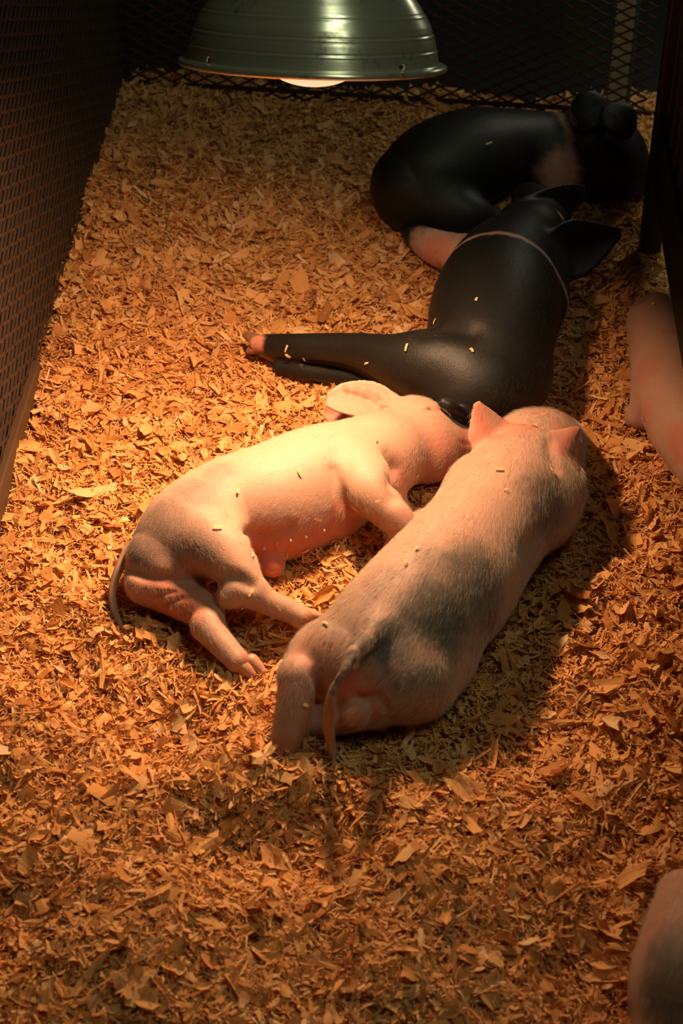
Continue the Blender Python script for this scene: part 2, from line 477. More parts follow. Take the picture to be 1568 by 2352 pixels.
def finish_pig(name, label, F, masks, hair_n, hair_len, black=False, hooves=(), teats=(), bare=0.0, speck=None, hair_r=0.00006, seed=1, rdir=None):
    F.solve(); ALL_FIELDS.append(F)
    V, Q = F.mesh()
    pd = np.zeros(len(V)) + (1.0 if black else 0.0); pp = np.zeros(len(V))+0.10
    barem = np.zeros(len(V))
    def ev(P):
        dk = np.zeros(len(P)) + (1.0 if black else 0.0); pk = np.full(len(P), 0.10); br = np.zeros(len(P))
        for mk in masks:
            kind, typ = mk[0], mk[1]
            if typ == 'ball':
                c = np.array(S(*mk[2])); hh = F.hit(mk[2][0], mk[2][1])
                if hh is not None: c[:3] = hh; c[3] = mk[2][3]*depth(hh)/FPX
                sf = (0.35, 1.2) if mk[2][3] > 35 else (0.55, 1.0)
                w = 1-sstep(sf[0], sf[1], np.linalg.norm(P-c[:3], axis=1)/c[3] + 0.22*n3(P, 0.012, seed+5) + 0.10*n3(P, 0.004, seed+8))
            elif typ == 'slab':
                c, nrm, lo_, hi_, soft = mk[2]
                q = (P-c) @ nrm + 0.004*n3(P, 0.01, seed+3)
                w = sstep(lo_-soft, lo_+soft, q)*(1-sstep(hi_-soft, hi_+soft, q))
            elif typ == 'ear':
                E, sgn = mk[2], mk[3]
                q = P-E['base']; a = q @ E['d']/E['L']; b = (q @ E['side'])/E['w']; c_ = (q @ E['n'])
                inside = (a > 0.05) & (a < 1.08) & (np.abs(b) < 1.15) & (np.abs(c_) < 0.035)
                w = inside*((0.45+0.55*np.exp(-((b+0.25)/0.22)**2)+0.4*sstep(0.8, 1.0, b)) if kind == 'pink' else 1.0)
            w = w*(mk[-1] if isinstance(mk[-1], float) else 1.0)
            if kind == 'dark': dk = np.maximum(dk, w)
            elif kind == 'light': dk = dk*(1-w)
            elif kind == 'pink': pk = np.maximum(pk, w)
            elif kind == 'bare': br = np.maximum(br, w)
        return dk, pk, br
    pd, pp, pb = ev(V)
    root = np_mesh(name, V, Q, M['black_skin'] if black else M['skin'], None, True)
    attr(root.data, 'dark', pd*(1.0 if black else 0.82)); attr(root.data, 'pink', pp)
    tag(root, label, 'piglet', 'piglets resting on the shavings')
    # bristles
    A = V[Q[:, 0]]; Bq = V[Q[:, 1]]; Cq = V[Q[:, 2]]; Dq = V[Q[:, 3]]
    nrm = np.cross(Cq-A, Dq-Bq); ar = np.linalg.norm(nrm, axis=1); nrm = nrm/np.maximum(ar, 1e-12)[:, None]
    cz = (A+Cq)[:, 2]/2
    w = ar*(cz > 0.0)
    r = np.random.default_rng(seed)
    fi = r.choice(len(Q), hair_n, p=w/w.sum())
    u, v = r.random(hair_n)[:, None], r.random(hair_n)[:, None]
    R = (A[fi]*(1-u)+Bq[fi]*u)*(1-v)+(Dq[fi]*(1-u)+Cq[fi]*u)*v
    Nn = nrm[fi]
    fl = np.array(F.flow)
    dirs = np.zeros_like(R)
    for s0 in range(0, len(R), 8000):
        e = R[s0:s0+8000]
        dist = np.linalg.norm(e[:, None, :]-fl[None, :, :3], axis=2)-fl[None, :, 6]
        wt = np.exp(-np.clip(dist-dist.min(1, keepdims=True), 0, 1)/0.010)
        dirs[s0:s0+8000] = (wt[:, :, None]*fl[None, :, 3:6]).sum(1)/wt.sum(1)[:, None]
    dirs += np.array([0, 0, -0.55])
    dirs -= Nn*(dirs*Nn).sum(1)[:, None]
    dirs /= np.maximum(np.linalg.norm(dirs, axis=1), 1e-6)[:, None]
    sw = np.stack([n3(R, 0.02, seed+20), n3(R, 0.02, seed+30), n3(R, 0.02, seed+40)], 1)*0.28
    dirs = dirs+sw+r.normal(0, 0.14, R.shape)
    dirs -= Nn*(dirs*Nn).sum(1)[:, None]
    dirs /= np.maximum(np.linalg.norm(dirs, axis=1), 1e-6)[:, None]
    hd, hp, hb = ev(R)
    keep = (hb < 0.5) | (r.random(hair_n) < 0.12)
    R, Nn, dirs, hd = R[keep], Nn[keep], dirs[keep], hd[keep]
    n = len(R)
    Lh = hair_len*(0.55+0.7*r.random(n))
    npt = 4
    P = np.zeros((n, npt, 3)); rad = np.zeros((n, npt))
    lift = 0.20+0.22*r.random(n)
    for k in range(npt):
        t = k/(npt-1)
        P[:, k] = R + dirs*(Lh*t)[:, None] + Nn*(Lh*(lift*t-0.30*lift*t*t)-0.0004)[:, None]
        rad[:, k] = hair_r*(1-0.8*t)
    hc = bpy.data.hair_curves.new('hair_coat')
    hc.add_curves([npt]*n)
    hc.points.foreach_set('position', P.astype(np.float32).ravel())
    a = hc.attributes.get('radius') or hc.attributes.new('radius', 'FLOAT', 'POINT')
    a.data.foreach_set('value', rad.astype(np.float32).ravel())
    a = hc.attributes.new('dark', 'FLOAT', 'CURVE')
    hv = (r.random(n) < hd*0.78).astype(float)*(0.75+0.25*r.random(n)) + (0.12*r.random(n))*(hd < 0.2)
    if black: hv = np.where(hd > 0.5, 1.0-0.06*r.random(n), 0.15*r.random(n))
    a.data.foreach_set('value', hv.astype(np.float32))
    hc.materials.append(M['black_hair'] if black else M['hair'])
    ho = bpy.data.objects.new('hair_coat', hc); C.objects.link(ho); ho.parent = root
    # hooves
    for a_, b_ in hooves:
        hf = Field(0.0014, 0.008)
        hf.chain([a_, ((a_[0]+b_[0])/2, (a_[1]+b_[1])/2, (a_[2]+b_[2])/2, (a_[3]*0.6+b_[3]*0.4)*1.04), b_], 0.004)
        hf.solve(); hv_, hq = hf.mesh(3)
        np_mesh('hoof', hv_, hq, M['dark_hoof'] if black else M['hoof'], root, True)
        ALL_FIELDS.append(hf)
    bvh = BVHTree.FromPolygons([tuple(x) for x in V], [tuple(int(i) for i in f) for f in Q])
    ALL_BVH.append(bvh)
    for tp in teats:
        loc, nn, _, _ = bvh.ray_cast(Vector((0, 0, H_CAM)), Vector(ray(*tp)).normalized())
        if loc is None: continue
        tf = Field(0.0009, 0.004)
        l = np.array(loc); nn = np.array(nn)
        tf.add([(l-nn*0.002, l+nn*0.0022, 0.0030, 0.0018)], 0.002)
        tf.solve(); tv, tq = tf.mesh(2)
        np_mesh('teat', tv, tq, M['teat'], root, True)
    return root

RES1, RES2 = 0.0021, 0.0028

# ================================================================== PIGLET 1: pink, on its side, belly to the right
F = Field(RES1)
F.chain([(372,1285,.062,84),(440,1228,.068,118),(530,1172,.070,122),(630,1148,.070,132),(720,1112,.070,131),(808,1080,.068,117),(885,1040,.062,92),(935,1010,.056,82)], 0.012, -1, step=14)
F.chain([(925,985,.062,66),(965,995,.058,74),(1000,1010,.052,60),(1040,1017,.044,45),(1072,1020,.038,37),(1086,1022,.036,34)], 0.022, -1)
F.blob(985,1048,.042,58,0.03)                  # jowl
F.blob(955,965,.072,42,0.02)                   # brow
F.blob(880,1045,.075,75,0.03)
F.blob(328,1344,.052,40,0.014)                 # seat bone
F.blob(400,1330,.050,60,0.02)
F.chain([(440,1228,.085,88),(505,1262,.092,72),(550,1315,.085,49),(572,1352,.074,39)], 0.02, 1)
F.chain([(558,1345,.076,38),(610,1380,.062,31),(660,1402,.050,27),(692,1418,.044,24)], 0.010, 1)
F.blob(528,1368,.068,30,0.012)                 # hock
F.chain([(350,1335,.045,56),(420,1372,.042,52),(470,1405,.040,42),(478,1432,.038,39)], 0.014, 1)
F.chain([(476,1440,.040,37),(512,1482,.034,31),(545,1518,.028,28)], 0.008, 1)
F.blob(627,1300,.030,27,0.010)                 # navel
F.blob(612,1285,.034,26,0.012)
F.chain([(655,1190,.055,92),(740,1165,.055,88)], 0.02)   # belly
F.chain([(800,1075,.085,86),(842,1120,.098,64),(882,1165,.088,46),(915,1198,.074,38),(926,1222,.062,32)], 0.012, 1)
F.chain([(924,1226,.060,30),(908,1248,.048,25),(897,1268,.036,20)], 0.006, 1)
F.chain([(860,1120,.05,50),(900,1150,.035,34),(925,1180,.02,26)], 0.01)          # lower fore leg under the chest
F.chain([(300,1258,.062,13),(276,1300,.052,11),(259,1350,.034,9.5),(262,1398,.022,8),(283,1446,.013,5)], 0.006, 1)
e1 = F.ear(at(905,932,.092), at(752,922,.098), 0.0285, at(830,968,.085)-at(830,885,.10), cup=0.38, thick=0.0022, k=0.010)
e1b = F.ear(at(880,965,.070), at(748,948,.052), 0.018, at(800,990,.04)-at(800,940,.06), cup=0.2, thick=0.0022, k=0.006)
F.groove([(296,1312,3),(340,1324,5),(400,1332,6),(455,1337,7),(498,1348,8)], 0.012)
F.groove([(330,1368,1.5),(400,1360,2.5),(480,1347,2.5)], 0.005)
F.groove([(360,1392,1.5),(430,1372,2.2),(488,1352,2)], 0.005)
F.groove([(528,1190,2),(560,1216,5),(592,1230,7),(628,1226,5),(665,1210,2)], 0.016)
F.groove([(562,1225,4),(588,1275,6),(604,1320,6)], 0.012)
F.groove([(765,1080,2),(780,1125,4),(798,1162,6),(832,1187,5),(862,1200,4)], 0.014)
F.groove([(893,1050,3),(905,1085,7),(903,1110,7),(905,1140,4)], 0.022)
F.groove([(528,1322,3),(556,1334,5),(575,1345,3)], 0.016)
F.groove([(972,944,1.0),(984,941,2.0),(997,945,1.2)], 0.004)
F.groove([(970,936,2.0),(984,934,3.0),(998,937,2.0)], 0.006, False, -0.3)
F.groove([(1052,1010,1.2),(1062,1018,2.2),(1080,1022,1.6)], 0.004)
F.groove([(790,893,2.0),(835,903,3.2),(868,922,4.0),(884,940,3.0)], 0.006, False, -0.2)
F.groove([(800,906,1.5),(845,920,2.5),(872,938,2.5)], 0.005)
mk = [('dark','ball',(455,1130,.12,75),0.75),('dark','ball',(385,1180,.12,80),0.62),('dark','ball',(335,1240,.10,75),0.62),('dark','ball',(430,1230,.15,95),0.42),('dark','ball',(500,1090,.12,55),0.55),
      ('pink','ball',(600,1265,.06,90),0.95),('pink','ball',(690,1245,.04,90),0.85),('pink','ball',(780,1205,.04,80),0.8),('pink','ball',(625,1310,.03,40),0.9),
      ('pink','ball',(400,1385,.04,110),0.85),('pink','ball',(330,1350,.05,55),0.45),('pink','ball',(1010,1060,.03,85),0.6),('pink','ball',(1075,1020,.04,45),0.7),
      ('pink','ball',(905,1090,.08,40),0.5),('pink','ball',(715,1425,.04,30),0.8),('pink','ball',(895,1265,.03,30),0.8),('pink','ball',(565,1530,.03,38),0.6),
      ('dark','ball',(984,941,.105,9),0.8),('dark','ball',(1064,1016,.07,9),0.6),
      ('pink','ball',(795,893,.1,14),0.95),('pink','ball',(818,897,.1,16),1.0),('pink','ball',(842,905,.1,17),1.0),('pink','ball',(862,916,.1,18),1.0),('pink','ball',(880,932,.1,18),1.0),('pink','ear',e1,1,0.6),('bare','ear',e1,1,1.0),('pink','ear',e1b,1,0.8),('bare','ear',e1b,1,1.0),('bare','ball',(615,1270,.06,60),1.0)]
finish_pig('piglet', 'pink piglet asleep on its side, grey rump patch and teats showing, furthest left', F, mk, 60000, 0.0075, seed=3,
    hooves=[((692,1408,.045,17),(738,1417,.038,8)),((674,1420,.045,17),(703,1446,.034,8)),((556,1530,.026,17),(578,1549,.018,12)),((578,1518,.026,17),(600,1542,.018,12)),
            ((890,1266,.034,13),(882,1285,.026,7)),((902,1262,.034,12),(897,1282,.026,7))],
    teats=[(606,1259),(635,1247),(667,1240),(701,1232),(743,1217),(579,1279)])

# ================================================================== PIGLET 2: pink with grey saddle, seen from behind
F = Field(RES1)
F.chain([(820,1520,.070,118),(870,1482,.072,140),(942,1425,.075,158),(1022,1345,.075,158),(1090,1255,.075,142),(1155,1170,.076,134),(1205,1095,.076,116),(1240,1035,.074,86)], 0.012, -1, step=14)
F.chain([(1238,1028,.078,82),(1262,1016,.078,72),(1285,1010,.056,54),(1296,1002,.035,42),(1302,998,.022,34)], 0.02, -1)
F.blob(1200,1010,.085,58,0.02)
F.blob(1285,1055,.055,50,0.02)
F.blob(1275,1130,.075,68,0.03)                 # right shoulder
F.blob(1250,1190,.060,62,0.03)
F.chain([(1090,1120,.065,66),(1060,1160,.05,60)], 0.03)
F.blob(752,1502,.078,74,0.02)                  # left buttock
F.chain([(930,1555,.068,104),(880,1585,.060,80)], 0.02, 1)
F.blob(845,1545,.075,78,0.015)
F.chain([(985,1500,.055,110),(960,1560,.050,92)], 0.02)
F.chain([(735,1500,.070,62),(700,1520,.075,46),(685,1550,.078,44)], 0.012, 1)
F.chain([(685,1554,.080,44),(677,1610,.062,42),(668,1660,.044,40),(658,1698,.028,38),(652,1722,.018,32)], 0.006, 1)
F.chain([(870,1625,.045,44),(832,1636,.045,40),(780,1648,.038,37),(730,1652,.032,34),(700,1660,.030,28)], 0.008, 1)
F.blob(640,1708,.016,16,0.008)
F.blob(820,1634,.060,33,0.008)
F.chain([(890,1432,.115,34),(862,1450,.128,27),(838,1470,.136,20)], 0.015, 1)
F.chain([(868,1447,.118,23),(838,1474,.140,19),(810,1503,.149,16),(782,1550,.145,12.5),(762,1600,.122,11.5),(754,1650,.082,11),(757,1695,.045,10),(766,1742,.018,8)], 0.003, 1)
F.chain([(985,1225,.045,50),(975,1210,.02,40)], 0.02)
dv = at(1185,985,.11)-at(1085,1035,.11)
e2 = F.ear(at(1140,1015,.112), at(1096,927,.150), 0.0285, dv, cup=0.30, thick=0.0022, k=0.010, prof='point')
e3 = F.ear(at(1282,1062,.115), at(1328,986,.125), 0.022, at(1335,1075,.09)-at(1270,1030,.125), cup=0.55, thick=0.0023, k=0.010, prof='flop')
F.groove([(722,1550,4),(737,1590,7),(734,1640,5)], 0.012)
F.groove([(772,1594,4),(820,1603,7),(866,1602,7),(890,1628,5)], 0.010)
F.groove([(798,1500,2),(782,1540,5),(778,1575,5)], 0.014)
F.groove([(1262,1015,3),(1266,1048,5),(1276,1075,3)], 0.016)
F.groove([(1245,1225,5),(1205,1270,7)], 0.03)
F.groove([(812,1630,2),(800,1640,5),(800,1652,3)], 0.010, False, -0.5)
mk = [('dark','ball',(900,1360,.165,115),0.55),('dark','ball',(1000,1400,.16,146),1.0),('dark','ball',(1080,1330,.15,122),0.95),('dark','ball',(900,1470,.16,97),1.0),('dark','ball',(850,1350,.15,73),0.4),
      ('dark','ball',(1110,1400,.11,97),0.8),('dark','ball',(800,1410,.15,109),0.5),('dark','ball',(960,1520,.13,134),0.6),('dark','ball',(1000,1290,.16,73),0.6),
      ('dark','ball',(1255,1155,.13,91),0.72),('dark','ball',(930,1620,.07,85),0.4),('dark','ball',(830,1460,.16,45),0.9),('dark','ball',(830,1475,.14,34),1.0),('dark','ball',(808,1505,.14,26),1.0),('dark','ball',(792,1532,.14,22),1.0),('dark','ball',(777,1565,.125,16),0.9),('dark','ball',(766,1592,.125,10),0.9),
      ('light','ball',(885,1395,.165,36),0.55),('light','ball',(910,1362,.165,36),0.55),('light','ball',(935,1330,.165,36),0.4),
      ('dark','ball',(895,1540,.13,13),0.9),('dark','ball',(915,1575,.11,12),0.9),('dark','ball',(950,1560,.12,14),0.8),('dark','ball',(760,1480,.14,11),0.8),('dark','ball',(745,1478,.14,9),0.7),('dark','ball',(930,1590,.1,11),0.8),
      ('pink','ball',(830,1560,.1,95),0.75),('pink','ball',(735,1510,.1,80),0.55),('pink','ball',(700,1600,.06,120),0.4),('pink','ball',(830,1640,.04,90),0.55),('pink','ball',(650,1720,.02,50),0.7),
      ('pink','ball',(1190,985,.13,60),0.4),('pink','ball',(765,1690,.05,60),0.3),
      ('pink','ear',e2,1,0.9),('bare','ear',e2,1,1.0),('dark','ball',(1312,1045,.1,26),0.5),('pink','ear',e3,1,0.9),('bare','ear',e3,1,1.0),('bare','ball',(825,1575,.1,60),1.0)]  # dark ball on the right ear paints the shade in its hollow
finish_pig('piglet', 'pink piglet with a grey saddle patch lying face away, its thin tail hanging down', F, mk, 80000, 0.0105, seed=14, hair_r=0.000075,
    hooves=[((640,1728,.014,15),(632,1742,.008,8)),((664,1730,.014,17),(660,1750,.008,9))])

# ================================================================== PIGLET 3: black with a pink belt, hind leg stretched
F = Field(RES2)
F.chain([(1105,885,.072,112),(1120,815,.078,138),(1135,725,.080,150),(1150,650,.080,132),(1180,595,.078,108),(1215,550,.072,82)], 0.012, -1, step=14)
F.chain([(1215,545,.070,74),(1232,510,.066,66),(1225,475,.058,50),(1215,460,.05,42)], 0.02, -1)
F.blob(1060,905,.062,90,0.03); F.blob(1175,870,.062,88,0.03)
F.chain([(1230,640,.06,70),(1245,690,.055,62)], 0.03)
F.chain([(1060,850,.085,104),(985,838,.088,84),(905,826,.082,59),(825,806,.070,41),(755,799,.058,34),(690,797,.046,31),(630,793,.035,26),(592,788,.028,20)], 0.014, 1)
F.chain([(1240,490,.05,40),(1270,492,.035,22),(1290,496,.022,15)], 0.01, 1)
F.chain([(1010,890,.05,70),(920,880,.04,52),(840,868,.03,34),(760,858,.02,24),(690,850,.014,20),(640,842,.01,16)], 0.012, 1)
F.chain([(1085,590,.055,52),(1045,582,.048,46),(1000,568,.036,40),(962,548,.024,32),(938,530,.016,20)], 0.014, 1)
F.chain([(1018,925,.105,13),(1036,934,.100,13),(1062,952,.075,12),(1092,985,.045,9)], 0.006, 1)
e4 = F.ear(at(1160,500,.10), at(1338,442,.085), 0.026, at(1250,500,.06)-at(1250,440,.10), cup=-0.35, thick=0.003, k=0.012)
e5 = F.ear(at(1265,590,.095), at(1420,535,.075), 0.040, at(1350,620,.05)-at(1340,540,.09), cup=-0.25, thick=0.003, k=0.012, prof='point')
bc = at(1160,560,.15)
bn = at(1185,520,.0)-at(1140,660,.0); bn[2] = 0; bn = bn/np.linalg.norm(bn)
bc3 = at(1170,545,.165)
F.groove([(985,758,4),(1020,752,9),(1080,762,6)], 0.030)
F.groove([(700,832,3),(780,846,4),(860,872,5)], 0.010)
mk = [('light','slab',(bc3, bn, 0.004, 0.013, 0.004),0.75),
      ('light','ball',(985,560,.03,105),0.97),('light','ball',(1035,575,.05,62),0.9),('pink','ball',(1000,590,.03,75),0.8),
      ('light','ball',(585,788,.03,34),0.9),('pink','ball',(590,790,.03,50),0.7),('light','ball',(1288,494,.03,20),0.7)]
finish_pig('piglet', 'black piglet with a thin pale belt, one hind leg stretched out to the left', F, mk, 45000, 0.0065, black=True, seed=25,
    hooves=[((588,780,.03,15),(564,770,.024,8)),((592,797,.022,14),(572,806,.014,8)),((604,806,.015,14),(645,832,.008,7))])

# ================================================================== PIGLET 4: black, at the back, curled
F = Field(RES2)
F.chain([(940,420,.070,88),(1000,392,.078,112),(1080,362,.082,112),(1165,343,.080,92),(1235,340,.076,84),(1300,342,.074,80),(1350,350,.070,78)], 0.012, -1, step=14)
F.chain([(1360,330,.09,72),(1405,350,.08,76),(1440,390,.06,56),(1470,410,.045,42)], 0.03, -1)
F.chain([(1370,400,.05,60),(1430,400,.05,50)], 0.02)
F.chain([(945,450,.050,84),(1010,470,.050,66),(1075,490,.045,48),(1120,508,.03,36)], 0.02, 1)
F.chain([(1250,370,.06,78),(1270,400,.05,66),(1275,445,.03,40),(1290,480,.018,26)], 0.016, 1)
F.ear(at(1365,292,.14), at(1345,215,.18), 0.032, at(1420,265,.15)-at(1320,265,.15), cup=0.3, thick=0.003, k=0.01)
F.ear(at(1400,300,.15), at(1450,250,.17), 0.030, at(1440,300,.13)-at(1390,270,.15), cup=0.3, thick=0.003, k=0.01)
bn4 = at(1330,350,0)-at(1250,360,0); bn4 /= np.linalg.norm(bn4)
mk = [('light','slab',(at(1290,300,.12), bn4, 0.0, 0.010, 0.005),0.35),('light','ball',(1283,395,.07,58),0.85),('light','ball',(1285,440,.05,50),0.9),('pink','ball',(1280,400,.06,70),0.6),('light','ball',(1290,480,.02,26),0.9)]
finish_pig('piglet', 'black piglet with a pale shoulder belt curled up in the dark at the back mesh', F, mk, 26000, 0.0065, black=True, seed=36)

# ================================================================== PIGLET 5: pink, right edge under the side panel
F = Field(RES2)
F.chain([(1508,742,.055,70),(1530,815,.065,84),(1550,900,.068,92),(1590,980,.066,98),(1640,1060,.06,90)], 0.012, -1)
F.chain([(1530,880,.055,72),(1505,925,.045,56),(1478,950,.032,38),(1458,958,.022,24)], 0.014, 1)
F.chain([(1565,960,.05,50),(1525,985,.035,34),(1508,1000,.022,22)], 0.008, 1)
F.chain([(1590,985,.05,62),(1566,1003,.03,44)], 0.006, 1)
mk = [('pink','ball',(1480,960,.03,60),0.5),('pink','ball',(1570,1010,.04,70),0.8),('dark','ball',(1470,690,.06,30),0.5),('pink','ball',(1480,850,.04,60),0.5),('pink','ball',(1540,760,.1,25),0.6)]
finish_pig('piglet', 'pink piglet half hidden under the dark panel at the right edge', F, mk, 22000, 0.0065, seed=47, hooves=[((1458,965,.016,14),(1446,972,.01,8))])

# ================================================================== PIGLET 6: pink and grey, bottom right corner
F = Field(RES2)
F.chain([(1572,2062,.055,66),(1590,2120,.062,100),(1606,2200,.066,142),(1618,2290,.068,172),(1640,2380,.066,160),(1660,2480,.06,140)], 0.012, 1)
F.chain([(1600,2420,.05,130),(1560,2440,.045,120),(1500,2470,.03,90)], 0.015, 1)
mk = [('dark','ball',(1560,2190,.12,110),0.95),('dark','ball',(1550,2270,.12,130),1.0),('dark','ball',(1540,2400,.1,130),0.6),('pink','ball',(1500,2130,.08,80),0.35)]
finish_pig('piglet', 'pink piglet with a grey haired back cut off by the bottom right corner', F, mk, 30000, 0.0085, seed=58)

# ------------------------------------------------------------------ bedding height
mounds = [(640,1440,.030,45),(690,1480,.022,40),(760,1265,.020,50),(740,1330,.020,60),(590,1450,.014,30),(960,1150,.012,30),
          (150,1560,-.022,90),(330,1680,-.022,120),(60,1680,.012,90),(300,1790,.020,150),(620,1790,.012,90),(700,1910,-.034,110),(500,1960,-.020,80),(420,2080,.014,110),(820,1840,.010,90),
          (1000,1960,.014,150),(1430,1230,-.016,70),(1330,1850,.012,110),(1200,1500,.004,90),(1250,1740,-.012,70),(1380,1950,-.016,80),(250,2180,.018,140),(720,2200,-.014,90),(900,2260,.016,120),(1300,2250,-.012,90),
          (430,260,.008,120),(250,500,.014,80),(600,480,.010,120),(1185,455,.035,45),(1380,500,.01,70),(100,900,.006,60),(1000,2090,.012,80),(170,1990,.010,90),(0,2100,-.02,90),(1480,1700,.012,90)]
mw = [(at(a, b), h, r*depth(at(a, b))/FPX) for a, b, h, r in mounds]
def ground(x, y):
    g = 0.012*noise2(x, y, 0.21, 1)+0.0095*noise2(x, y, 0.085, 2)+0.0055*noise2(x, y, 0.036, 3)+0.003*noise2(x, y, 0.016, 4)
    g = g - 0.045*sstep(0.0, 0.03, (x-BL[0])*BN[0]+(y-BL[1])*BN[1])
    q = (x-BL[0])*RD[0]+(y-BL[1])*RD[1]; u = (x-BL[0])*UD[0]+(y-BL[1])*UD[1]
    g = g + 0.012*np.exp(-(q/0.07)**2)*sstep(-1.0, -0.75, u)
    for c, h, r in mw:
        g = g + 1.25*h*np.exp(-((x-c[0])**2+(y-c[1])**2)/(2*r*r))
    return g
def bodies(P):
    d = np.full(len(P), 0.2, dtype=np.float32)
    for f in ALL_FIELDS: d = np.minimum(d, f.sample(P))
    return d

# underlay
nx, ny = 300, 420
r_ = np.linspace(-0.015, PEN_W+0.42, nx); u_ = np.linspace(-2.25, 0.38, ny)
RR, UU = np.meshgrid(r_, u_, indexing='ij')
G = BL[None, None, :]+RR[..., None]*RD+UU[..., None]*UD
GX, GY = G[..., 0], G[..., 1]
GZ = ground(GX, GY)-0.004+0.002*noise2(GX, GY, 0.012, 9)
uv = np.stack([GX.ravel(), GY.ravel(), GZ.ravel()], 1)
ii, jj = np.meshgrid(np.arange(nx-1), np.arange(ny-1), indexing='ij')
uq = np.stack([ii*ny+jj, (ii+1)*ny+jj, (ii+1)*ny+jj+1, ii*ny+jj+1], -1).reshape(-1, 4)
bd_ = (uv[:, :2]-BL[None, :2]) @ BN[:2]
uq = uq[bd_[uq].max(1) < 0.15]
VV = [uv]; QQ = [uq]; TT = [np.full(len(uv), 0.12)]
off = len(uv)

def chips(n, Lr, Wr, segs, tilt, lift, seed, curl=1.0, dfac=0.2, wide=1, front=None):
    global off
    r = np.random.default_rng(seed)
    rr = r.uniform(0.0, PEN_W+0.40, n); uu = r.uniform(-2.15, 0.34, n)
    P = BL[None]+rr[:, None]*RD+uu[:, None]*UD
    P = P[(np.abs((P-BL) @ BN) > 0.006) & ((P-BL) @ BN < 0.15)]
    # keep what lies near the seen part of the pen
    d = P[:, 1]*CP+H_CAM*SP
    sx = 784+P[:, 0]/d*FPX
    ok = (sx > -90) & (sx < 1850)
    P = P[ok]
    L = np.exp(r.normal(math.log(Lr), 0.38, len(P))); Wd = np.exp(r.normal(math.log(Wr), 0.38, len(P)))
    Wd = np.minimum(Wd, L*0.9)
    P[:, 2] = ground(P[:, 0], P[:, 1])+r.uniform(0, lift, len(P))
    db = bodies(P)
    P[:, 2] += 0.006*np.exp(-np.clip(db, 0, 1)/0.012)*(db > 0)
    ok = db > dfac*L
    P, L, Wd = P[ok], L[ok], Wd[ok]
    n = len(P)
    # clumped heading
    th = r.uniform(0, math.pi*2, n)
    e = 0.004
    gx = (ground(P[:, 0]+e, P[:, 1])-ground(P[:, 0]-e, P[:, 1]))/(2*e)
    gy = (ground(P[:, 0], P[:, 1]+e)-ground(P[:, 0], P[:, 1]-e))/(2*e)
    nrm = np.stack([-gx, -gy, np.ones(n)], 1)+np.stack([r.normal(0, tilt, n), r.normal(0, tilt, n), np.zeros(n)], 1)
    nrm /= np.linalg.norm(nrm, axis=1)[:, None]
    d = np.stack([np.cos(th), np.sin(th), np.zeros(n)], 1)
    d -= nrm*(d*nrm).sum(1)[:, None]; d /= np.linalg.norm(d, axis=1)[:, None]
    s = np.cross(nrm, d)
    ca = r.normal(0, 0.9, n)*curl        # total bend along the chip
    cb = r.normal(0, 0.8, n)*curl        # bend across
    tw = r.normal(0, 0.5, n)*curl
    verts = np.zeros((n, segs+1, wide+1, 3))
    taper0 = r.uniform(0.25, 1.3, n); taper1 = r.uniform(0.25, 1.3, n); skew = r.normal(0, 0.35, n)
    for i in range(segs+1):
        t = i/segs-0.5
        a = ca*t
        # arc
        cs = np.where(np.abs(ca) < 1e-3, 1e-3, ca)
        xa = np.sin(cs*t)/cs; za = (1-np.cos(cs*t))/cs
        wt = 1-(1-taper0)*np.clip(-t*2, 0, 1)**1.5-(1-taper1)*np.clip(t*2, 0, 1)**1.5
        wt = wt*(1+r.normal(0, 0.10, n))
        for j in range(wide+1):
            v = j/wide-0.5
            ww = Wd*wt*v
            tt = tw*t
            off_s = ww*np.cos(tt); off_n = ww*np.sin(tt)+cb*Wd*(v*v*4)*0.25
            jag = (skew*ww if i in (0, segs) else 0.0) + (r.normal(0, 0.06, n)*L if i in (0, segs) else 0)
            verts[:, i, j] = P+d*(L*xa+jag)[:, None]+nrm*(L*za+off_n)[:, None]+s*off_s[:, None]
    nv = (segs+1)*(wide+1)
    base = off+np.arange(n)*nv
    q = []
    for i in range(segs):
        for j in range(wide):
            a0 = i*(wide+1)+j
            q.append(np.stack([base+a0, base+a0+wide+1, base+a0+wide+2, base+a0+1], 1))
    VV.append(verts.reshape(-1, 3)); QQ.append(np.stack(q, 1).reshape(-1, 4))
    tint = np.clip(r.beta(2.2, 2.2, n), 0, 1)
    TT.append(np.repeat(tint, nv)); off += n*nv
chips(200000, 0.0080, 0.0014, 1, 0.55, 0.008, 101, 0.5, 0.25)
chips(36000, 0.0170, 0.0015, 4, 0.50, 0.011, 105, 1.5, 0.28)
chips(64000, 0.0150, 0.0034, 2, 0.50, 0.009, 102, 0.7, 0.30)
chips(24000, 0.0190, 0.0062, 3, 0.45, 0.010, 103, 0.9, 0.35, wide=2)
chips(5200, 0.026, 0.0130, 4, 0.38, 0.012, 104, 0.9, 0.40, wide=3)

